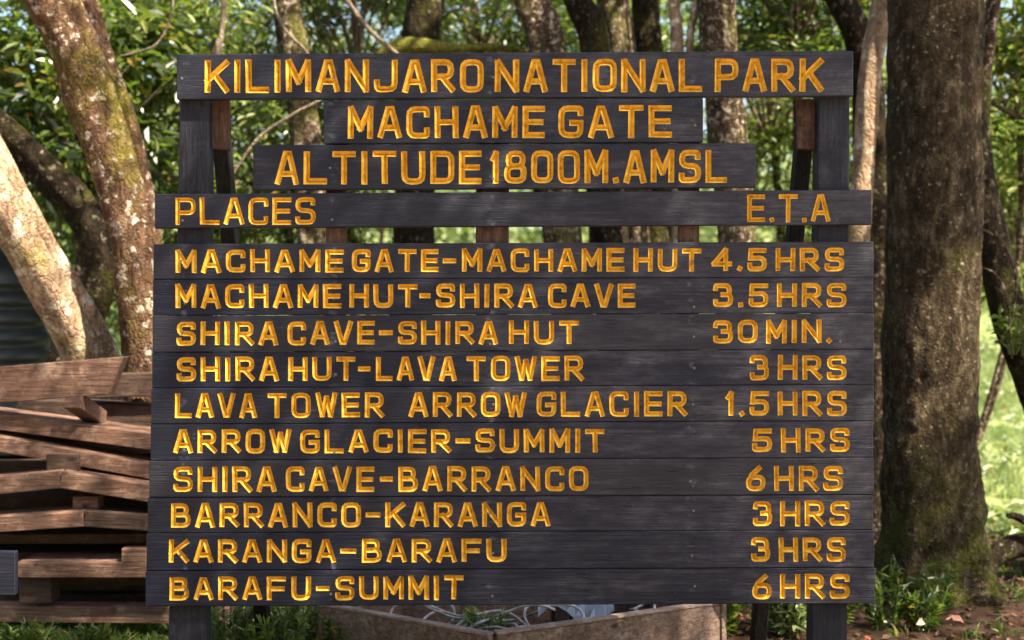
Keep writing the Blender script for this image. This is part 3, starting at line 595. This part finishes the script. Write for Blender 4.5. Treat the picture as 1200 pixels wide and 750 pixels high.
# ------------------------------------------------------------------ understory and far trees
def shrub(name, label, px, py, d, rx, rz, ncl, nl, cs, leaf, lm, seed, group, cat='tree', ry=None):
    c = P(px, py, d); zb = float(hgt(c.x, c.y)); c = np.array(c)
    r = random.Random(seed)
    st = [[c[0] + r.uniform(-.3, .3) - (.9 if px > 1150 and d < 15 else 0), c[1], zb - .1, .022 if px > 1150 else .05], [c[0] + r.uniform(-.2, .2), c[1], (zb + c[2]) / 2, .02 if px > 1150 else .045], [c[0], c[1], c[2], .03]]
    root = empty(name, (st[0][0], st[0][1], zb), label=label, cat=cat, group=group)
    V, F_ = tube(st, 8, .08, step=5, seed=seed); link('trunk', np_mesh('t', V, F_, True), M['bark_mid'], root)
    cl, ps, off = crown_points(c, (rx, ry or rx * .7, rz), ncl, nl, cs, seed)
    V, F_ = branches(c + np.array([0, 0, -rz * .5]), cl, .016 + .003 * rx, seed, 34); link('branch', np_mesh('b', V, F_, True), M['twig'], root)
    link('crown', leaf_mesh('crown', ps, leaf, seed=seed, out=off), M[lm], root)
US = [ # px, py, d, rx, rz, nclump, nleaf, clumpsize, leaf, material, label
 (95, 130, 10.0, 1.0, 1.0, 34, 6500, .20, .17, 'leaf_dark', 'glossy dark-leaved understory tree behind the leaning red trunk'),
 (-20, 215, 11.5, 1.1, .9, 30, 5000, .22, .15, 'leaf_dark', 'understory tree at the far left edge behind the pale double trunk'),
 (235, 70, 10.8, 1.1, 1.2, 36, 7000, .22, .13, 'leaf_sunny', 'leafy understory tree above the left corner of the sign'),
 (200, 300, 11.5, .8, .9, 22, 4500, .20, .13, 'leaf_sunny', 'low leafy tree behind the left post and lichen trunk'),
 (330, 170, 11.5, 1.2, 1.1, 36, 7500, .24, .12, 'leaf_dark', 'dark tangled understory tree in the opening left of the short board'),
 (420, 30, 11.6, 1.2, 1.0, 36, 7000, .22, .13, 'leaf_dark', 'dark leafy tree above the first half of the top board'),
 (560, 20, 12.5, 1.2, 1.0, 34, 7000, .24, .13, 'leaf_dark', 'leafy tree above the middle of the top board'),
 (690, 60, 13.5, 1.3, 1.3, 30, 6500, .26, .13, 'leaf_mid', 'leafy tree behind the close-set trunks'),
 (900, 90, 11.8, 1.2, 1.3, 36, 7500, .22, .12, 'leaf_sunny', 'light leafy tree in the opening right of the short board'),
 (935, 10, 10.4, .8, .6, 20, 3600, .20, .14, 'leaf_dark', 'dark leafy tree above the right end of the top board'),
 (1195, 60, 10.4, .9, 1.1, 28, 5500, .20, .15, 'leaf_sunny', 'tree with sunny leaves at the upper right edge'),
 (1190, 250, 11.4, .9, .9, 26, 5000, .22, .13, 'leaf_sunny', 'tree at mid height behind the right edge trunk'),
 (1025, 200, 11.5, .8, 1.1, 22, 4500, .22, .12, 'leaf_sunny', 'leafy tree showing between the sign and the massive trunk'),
 (30, 330, 13.5, 1.2, .8, 20, 3600, .24, .13, 'leaf_dark', 'dark low tree behind the black tank'),
]
for k, u in enumerate(US):
    u = u[:5] + (int(u[5] * 1.7), int(u[6] * .85), u[7] * .72, u[8] * (.74 if u[0] != 95 else .85)) + u[9:]
    shrub('understory_tree', u[10], *u[:10], 100 + k, 'understory trees behind the sign')
# farther trees closing the view
FT = [(-110, 190, 19, 2.4, 1.9, 'dark round tree far left beyond the tank'), (130, 120, 21, 2.6, 2.2, 'far tree seen left of the leaning trunk'), (290, 40, 20, 2.4, 2.0, 'far tree above the left end of the sign'),
      (440, 100, 22, 2.6, 2.2, 'far tree beyond the mossy trunk'), (590, 60, 20, 2.6, 2.2, 'far tree beyond the middle of the top board'), (740, 110, 23, 2.8, 2.4, 'far tree beyond the close-set trunks'),
      (890, 70, 20, 2.4, 2.4, 'far tree beyond the opening under the top board at right'), (1030, 90, 22, 2.5, 2.4, 'far tree beyond the slim pinkish trunk'), (1185, 130, 21, 2.3, 2.4, 'far tree at the right beyond the edge trunk'), (1330, 100, 20, 2.6, 2.4, 'far tree outside the right edge')]
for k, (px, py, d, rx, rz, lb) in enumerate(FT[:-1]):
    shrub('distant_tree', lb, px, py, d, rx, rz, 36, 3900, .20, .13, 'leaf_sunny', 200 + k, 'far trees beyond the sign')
# far-off wood along the top of the slope
r = np.random.default_rng(5); n = 34000
x = r.uniform(-32, 32, n); y = r.uniform(30, 40, n); hh = .6 + 2.2 * (0.5 + .5 * np.sin(x * .7) * np.sin(x * .23 + 1)) + 1.0 * np.sin(x * 2.1 + y)
z = hgt(x, y) + r.uniform(0, 1, n) ** .8 * (hh + 2.2)
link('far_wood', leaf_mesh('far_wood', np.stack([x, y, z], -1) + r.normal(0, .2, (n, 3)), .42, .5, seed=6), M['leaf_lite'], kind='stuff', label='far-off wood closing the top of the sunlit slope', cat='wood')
# slope bushes, one mass of ground cover
n = 60000; cx = r.uniform(-14, 15, 260); cy = r.uniform(5.6, 27, 260); k = r.integers(0, 260, n); hz = r.uniform(.15, .6, 260)
off = r.normal(0, 1, (n, 3)) * np.stack([hz[k] * 1.0, hz[k] * 1.0, hz[k] * .45], -1)
x = cx[k] + off[:, 0]; y = cy[k] + off[:, 1]; z = hgt(x, y) + np.abs(off[:, 2]) * 1.4
link('slope_undergrowth', leaf_mesh('su', np.stack([x, y, z], -1), .13, .42, seed=8, droop=0), M['leaf_lite'], kind='stuff', label='light green sunlit undergrowth over the slope', cat='undergrowth')

# ------------------------------------------------------------------ black tank at left
def lathe(prof, cx, cy, sides=48):
    V = []; 
    for rr, zz in prof:
        for a in np.linspace(0, 2 * PI, sides, endpoint=False): V.append((cx + rr * math.cos(a), cy + rr * math.sin(a), zz))
    F_ = []
    for i in range(len(prof) - 1):
        for j in range(sides): F_.append((i * sides + j, i * sides + (j + 1) % sides, (i + 1) * sides + (j + 1) % sides, (i + 1) * sides + j))
    return mesh('lathe', V, F_, True)
tc = P(-32, 400, 11.0); zg = float(hgt(tc.x, tc.y)); R0 = .69; ztop = CAMZ + (375 - 322) * 11 / FPX
prof = [(0.01, zg - .05), (R0, zg - .05)]; z = zg
while z < ztop - .12:
    for dz, rr in ((0, R0), (.07, R0), (.085, R0 - .022), (.125, R0 - .022), (.14, R0)): prof.append((rr, z + dz))
    z += .155
for a in np.linspace(0, PI / 2 * .92, 9): prof.append((R0 * .3 + R0 * .7 * math.cos(a), z + .45 * math.sin(a)))
tank = empty('water_tank', (tc.x, tc.y, zg), label='black ribbed plastic water tank behind the pale leaning trunks', cat='water tank')
mt = N('black_tank_plastic'); M['tank'] = mt.set((.030, .034, .040), .30, mt.bump(mt.noise(mt.coord(), 6, 3), .1, .01))
link('body', lathe(prof, tc.x, tc.y), M['tank'], tank)
zt = prof[-1][1]
link('lid', lathe([(.02, zt + .13), (.20, zt + .12), (.24, zt + .09), (.24, zt - .02)], tc.x, tc.y, 32), M['tank'], tank)

# ------------------------------------------------------------------ timber stack at left
def timber(label, a, b, th, dep, m='plank', cut=0.0, rot=None, back=0.0):
    """a, b = (px, py, d) centre of the visible face; th, dep in metres"""
    A = P(*a); B_ = P(*b); dy = Vector((0, dep / 2, 0))
    me = beam(A + dy, B_ + dy, dep, th, (0, 0, 1), .004, cut)
    c = (A + B_) / 2; me.transform(Matrix.Translation(-(c)))
    o = link('timber_plank', me, M[m], loc=c, label=label, cat='plank', group='planks of the timber stack'); return o
TP = [
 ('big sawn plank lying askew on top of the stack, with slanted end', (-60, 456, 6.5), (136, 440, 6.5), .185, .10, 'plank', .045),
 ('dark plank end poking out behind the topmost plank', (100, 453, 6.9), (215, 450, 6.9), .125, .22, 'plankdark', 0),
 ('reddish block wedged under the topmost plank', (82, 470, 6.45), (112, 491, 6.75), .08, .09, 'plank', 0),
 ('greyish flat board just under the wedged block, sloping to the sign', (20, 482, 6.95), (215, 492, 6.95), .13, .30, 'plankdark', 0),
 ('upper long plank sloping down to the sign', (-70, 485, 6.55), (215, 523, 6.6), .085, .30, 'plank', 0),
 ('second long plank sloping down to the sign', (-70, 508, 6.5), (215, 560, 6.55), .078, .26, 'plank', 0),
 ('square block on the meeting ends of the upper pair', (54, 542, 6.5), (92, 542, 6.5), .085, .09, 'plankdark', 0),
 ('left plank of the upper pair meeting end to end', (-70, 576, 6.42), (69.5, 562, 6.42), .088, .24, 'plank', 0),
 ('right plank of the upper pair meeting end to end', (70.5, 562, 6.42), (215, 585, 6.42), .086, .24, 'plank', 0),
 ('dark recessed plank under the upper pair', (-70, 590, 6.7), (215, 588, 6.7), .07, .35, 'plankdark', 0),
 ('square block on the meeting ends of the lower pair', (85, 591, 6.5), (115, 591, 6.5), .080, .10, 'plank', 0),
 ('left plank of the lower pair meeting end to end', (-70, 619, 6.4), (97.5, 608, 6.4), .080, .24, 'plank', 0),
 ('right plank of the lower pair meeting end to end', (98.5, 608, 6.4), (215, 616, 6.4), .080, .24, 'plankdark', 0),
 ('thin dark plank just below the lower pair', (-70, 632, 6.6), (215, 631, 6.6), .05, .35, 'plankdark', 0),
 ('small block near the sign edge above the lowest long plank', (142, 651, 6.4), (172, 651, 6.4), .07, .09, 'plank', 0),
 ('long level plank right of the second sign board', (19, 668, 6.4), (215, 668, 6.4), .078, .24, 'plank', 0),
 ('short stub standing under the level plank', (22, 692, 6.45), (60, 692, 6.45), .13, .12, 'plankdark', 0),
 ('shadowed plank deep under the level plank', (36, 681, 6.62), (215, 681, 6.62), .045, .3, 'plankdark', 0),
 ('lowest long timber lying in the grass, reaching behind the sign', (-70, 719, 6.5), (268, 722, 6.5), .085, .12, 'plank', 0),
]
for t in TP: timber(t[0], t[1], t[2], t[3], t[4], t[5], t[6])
# inner layers that fill the stack behind its face
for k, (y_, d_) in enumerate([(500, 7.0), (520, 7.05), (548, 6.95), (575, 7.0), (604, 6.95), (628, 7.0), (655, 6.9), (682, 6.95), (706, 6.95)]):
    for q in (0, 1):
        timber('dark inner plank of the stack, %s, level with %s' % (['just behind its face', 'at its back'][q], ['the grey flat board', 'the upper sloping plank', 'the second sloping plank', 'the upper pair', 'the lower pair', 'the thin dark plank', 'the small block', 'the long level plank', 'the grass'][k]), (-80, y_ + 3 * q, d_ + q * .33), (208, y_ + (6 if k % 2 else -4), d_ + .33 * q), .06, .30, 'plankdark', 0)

# ------------------------------------------------------------------ box bed behind the sign with pipes
ZT = .26
def on(px, py, z=ZT):
    d = (CAMZ - z) * FPX / (py - 375); return P(px, py, d)
bed = empty('timber_bed', on(575, 746), label='low rough timber frame bed behind the foot of the sign', cat='bed frame')
cn, cl_, cr_ = on(572, 746), on(372, 709.5), on(852, 707)
cf = cl_ + (cr_ - cn)
for a, b, l in ((cn, cl_, 1), (cn, cr_, 1), (cf, cl_, 0), (cf, cr_, 0)):
    d = (b - a).normalized(); mid = (cn + cf) / 2; s = Vector((-d.y, d.x, 0)); s = s if s.dot(mid - a) > 0 else -s
    e = .0 if (b is cr_) else .0
    a2, b2 = (a, b) if b is cl_ else (a + d * .042, b - d * .0)
    f1 = [a2, b2, b2 + Vector((0, 0, -.30)), a2 + Vector((0, 0, -.30))]
    me = cbox(f1 + [v + s * .04 for v in f1], .006)
    bm = bmesh.new(); bm.from_mesh(me); bmesh.ops.recalc_face_normals(bm, faces=bm.faces); bm.to_mesh(me); bm.free()
    link('side_board', me, M['bedwood'], bed)
    f2 = [v + Vector((0, 0, .013)) - s * .004 for v in f1[:2]] + [v + Vector((0, 0, .001)) - s * .004 for v in f1[1::-1]]
    link('top_edge', cbox(f2 + [v + s * .046 for v in f2], .002), M['paleedge'], bed, label='pale worn top edge')
np_ = N('dirty_white_pipe'); M['pipe'] = np_.set(np_.ramp(np_.noise(np_.coord(), 14, 5, .7), [(.35, (.16, .13, .10)), (.6, (.50, .50, .50))]), .5)
M['sheet'] = N('grey_sheet_metal').set((.30, .33, .38), .35, Metallic=.6)
def ring(label, px, py, rx, tilt, seed, rr=.0065):
    r = random.Random(seed); c = on(px, py, .22); pts = []
    for a in np.linspace(0, 2 * PI * 1.0, 25):
        pts.append([c.x + rx * math.cos(a), c.y + rx * .9 * math.sin(a), c.z + tilt * math.sin(a + seed) * rx + .012 * math.sin(3 * a + seed * 2), rr])
    V, F_ = tube(pts, 7, 0, step=2); link('pipe_hoop', np_mesh('ring', V, F_, True), M['pipe'], label=label, cat='hoop', group='white pipe hoops in the bed')
HO = [(495, 720, .15, .2), (520, 726, .11, .1), (545, 733, .13, .25), (575, 736, .12, .15), (515, 716, .17, .3), (585, 727, .13, .2), (650, 724, .14, .3), (735, 716, .13, .2), (770, 712, .13, .1), (610, 718, .16, .35)]
HL = ['leftmost white hoop in the timber bed', 'white hoop half over the leftmost one', 'white hoop left of the small green plant', 'lowest white hoop at the near corner of the bed', 'wide white hoop tight under the bottom board', 'white hoop right of the small green plant', 'white hoop before the grey sheet',
      'white hoop right of the dark stake', 'rightmost white hoop in the timber bed', 'wide tilted white hoop behind the small plant']
for k, h in enumerate(HO): ring(HL[k], *h, k)
a = on(618, 716, .2); b = on(668, 728, .2)
V = []; r = random.Random(3)
for j in range(5):
    for i in range(9):
        t = i / 8; V.append((a.x + .05 + .36 * t, a.y - .12 + .09 * j, .20 + .05 * math.sin(t * 7 + j) + .03 * j))
Fc = [(j * 9 + i, j * 9 + i + 1, (j + 1) * 9 + i + 1, (j + 1) * 9 + i) for j in range(4) for i in range(8)]
V2 = V + [(v[0], v[1], v[2] - .004) for v in V]
Fc2 = Fc + [tuple(45 + q for q in reversed(f_)) for f_ in Fc]
link('metal_sheet', mesh('sheet', V2, Fc2), M['sheet'], label='crumpled grey sheet lying in the timber bed right of the plant', cat='sheet')
st = on(669, 722, .15); V, F_ = tube([[st.x, st.y, -.05, .008], [st.x, st.y, .2, .008], [st.x, st.y, .42, .008]], 8, 0, step=2)
link('dark_stake', np_mesh('stake', V, F_, True), M['tank'], label='thin dark stake upright in the timber bed', cat='stake')

# ------------------------------------------------------------------ small plants, grass, litter
def weed(label, px, py, d, h, nst, nl, leaf, mat, seed, group='leafy weeds round the sign', zb=None, wr=.30):
    c = P(px, py, d); z = float(hgt(c.x, c.y)) if zb is None else zb; r = np.random.default_rng(seed)
    root = empty('leafy_weed', (c.x, c.y, z), label=label, cat='plant', group=group); tb, ps, ou = [], [], []
    for s in range(nst):
        a = r.uniform(0, 6.28); l = h * r.uniform(.6, 1.05); sp = l * r.uniform(.15, .75)
        top = np.array([c.x + sp * math.cos(a), c.y + sp * math.sin(a) * .8, z + l]); b0 = np.array([c.x + .05 * math.cos(a), c.y + .05 * math.sin(a), z - .02])
        m = (b0 + top) / 2 + np.array([0, 0, .12 * l]); tb.append(tube([[*b0, .005], [*m, .004], [*top, .002]], 5, 0, step=3))
        t = r.uniform(.15, 1, nl)[:, None]; q = (1 - t) ** 2 * b0 + 2 * t * (1 - t) * m + t * t * top
        ps.append(q); ou.append(r.normal(0, .5, (nl, 3)) + np.array([math.cos(a), math.sin(a), .9]))
    V, F_ = merge(tb); link('stem', np_mesh('stem', V, F_, True), M['grass'], root)
    ou = np.vstack(ou); ou /= np.linalg.norm(ou, axis=1)[:, None]
    link('foliage', leaf_mesh('fol', np.vstack(ps), leaf, wr, seed=seed, out=ou * 2, droop=-.1), M[mat], root)
WD = [('bright green feathery weed right of the left post', 268, 745, 6.1, .34, 26, 26, .055, 'leaf_lite'), ('bright weed between the left brace and timber bed', 350, 742, 6.2, .34, 24, 26, .055, 'leaf_lite'),
      ('low weed at the foot of the leftmost bed corner', 400, 752, 6.0, .22, 18, 20, .05, 'leaf_mid'), ('weed beside the left brace', 322, 748, 5.9, .26, 18, 22, .05, 'leaf_mid'),
      ('dark creeping weed right of the timber bed', 840, 748, 6.4, .28, 26, 26, .055, 'leaf_dark'), ('light green weed left of the right post', 925, 742, 6.4, .32, 22, 22, .085, 'leaf_lite'),
      ('small weed behind the right post', 975, 745, 6.7, .3, 18, 22, .06, 'leaf_mid'), ('leafy weed just right of the right post', 1040, 740, 6.7, .27, 15, 18, .06, 'leaf_dark'),
      ('broad weed at the foot of the massive trunk', 1078, 733, 6.75, .22, 14, 18, .06, 'leaf_dark'), ('climbing leafy plant on the mossy base of the massive trunk', 1096, 676, 7.12, .27, 13, 16, .06, 'leaf_dark'),
      ('low weed left of the massive trunk', 1035, 700, 7.3, .24, 16, 18, .055, 'leaf_dark'), ('weed under the level plank at the timber stack', 110, 745, 6.1, .16, 22, 20, .045, 'leaf_mid'), ('small weed at the bottom left corner', 30, 748, 6.0, .18, 24, 20, .045, 'leaf_mid')]
for k, q in enumerate(WD): weed(*q, 300 + k)
c_ = P(1186, 412, 8.0)
weed('leafy sprig hanging by the dark trunk at the right edge', 1192, 412, 8.0, .26, 14, 16, .07, 'leaf_mid', 360, zb=c_.z)
weed('small bright plant growing among the white hoops', 567, 735, 5.75, .16, 14, 16, .05, 'leaf_lite', 350, zb=.12)
def grass(name, label, xr, yr, n, h, seed, mat='grass', keep=None):
    r = np.random.default_rng(seed); k = n // 14; tx = r.uniform(*xr, k); ty = r.uniform(*yr, k); i = r.integers(0, k, n)
    x = tx[i] + r.normal(0, .035, n); y = ty[i] + r.normal(0, .035, n)
    if keep is not None: m = keep(x, y); x, y = x[m], y[m]; n = len(x)
    z = hgt(x, y) - .01; d = r.normal(0, .45, (n, 3)); d[:, 2] = 1; d /= np.linalg.norm(d, axis=1)[:, None]
    L = (h * r.uniform(.5, 1.3, n))[:, None]; s = np.cross(d, r.normal(0, 1, (n, 3))); s /= np.linalg.norm(s, axis=1)[:, None]; b = np.stack([x, y, z], -1)
    bend = np.stack([d[:, 0], d[:, 1], np.zeros(n) - .15], -1) * L * .6; W = .006
    V = np.stack([b - s * W, b + s * W, b + d * L * .6 + s * W * .7, b + d * L + bend], 1); V = np.concatenate([V, (b + d * L * .6 - s * W * .7)[:, None]], 1)
    j = np.arange(n)[:, None] * 5; F_ = (j + np.array([[0, 1, 2, 4]])); F3 = j + np.array([[4, 2, 3, 3]])
    V = V.reshape(-1, 3); me = bpy.data.meshes.new(name)
    me.from_pydata(V.tolist(), [], F_.tolist() + [f_[:3] for f_ in F3.tolist()]); me.update()
    link(name, me, M[mat], kind='stuff', label=label, cat='grass')
grass('grass', 'short green grass along the foot of the timber stack', (-4.0, -.2), (.2, 2.2), 30000, .085, 1)
grass('slope_grass', 'sunny grass beyond the trees', (-9, 10), (5.5, 16), 60000, .26, 2, 'leaf_lite')
grass('thin_grass', 'sparse grass and seedlings on the soil at right', (.8, 4.5), (.4, 4.0), 1500, .07, 3)
r = np.random.default_rng(77); n = 15000; x = r.uniform(-4, 5, n); y = r.uniform(-1.5, 6.5, n)
link('leaf_litter', leaf_mesh('litter', np.stack([x, y, hgt(x, y) + .012], -1), .055, .5, seed=9, droop=.05, fold=.15), M['litter'], kind='stuff', label='dry fallen leaves scattered on the soil', cat='fallen leaves')
# pale and pinkish big fallen leaves at lower right, fallen limb at the right edge
for k, (px, py, s) in enumerate([(1082, 742, .07), (1130, 748, .10), (1108, 749, .06)]):
    c = P(px, py, 6.6); c.z = float(hgt(c.x, c.y)) + .03 + .05
    link('fallen_leaf', leaf_mesh('fl', np.array([[c.x, c.y, c.z]]), s, .6, seed=40 + k, droop=-.3, fold=.4), N('pale_leaf').set([(.45, .36, .26), (.42, .19, .14), (.30, .17, .09)][k], .6),
         label=['whitish curled fallen leaf at the foot of the weeds', 'pinkish fallen leaf at the lower right', 'small tan fallen leaf between the other two'][k], cat='leaf')
V, F_ = tube(rows([(1150, 668, 12, 7.9), (1168, 650, 13, 8.0), (1195, 640, 14, 8.1), (1240, 640, 15, 8.2), (1320, 660, 16, 8.3)], 8), 16, .1, step=6, seed=4)
link('fallen_log', np_mesh('log', V, F_, True), M['bark_dark'], label='dark fallen log right of the massive trunk', cat='log')
V, F_ = tube(rows([(1260, 640, 7, 8), (1215, 618, 6, 8), (1192, 606, 5, 8), (1180, 604, 3, 8)], 8), 10, .1, step=6, seed=5)
link('broken_branch', np_mesh('brk', V, F_, True), M['bark_dark'], label='dark broken branch tip jutting in at the right edge', cat='branch')
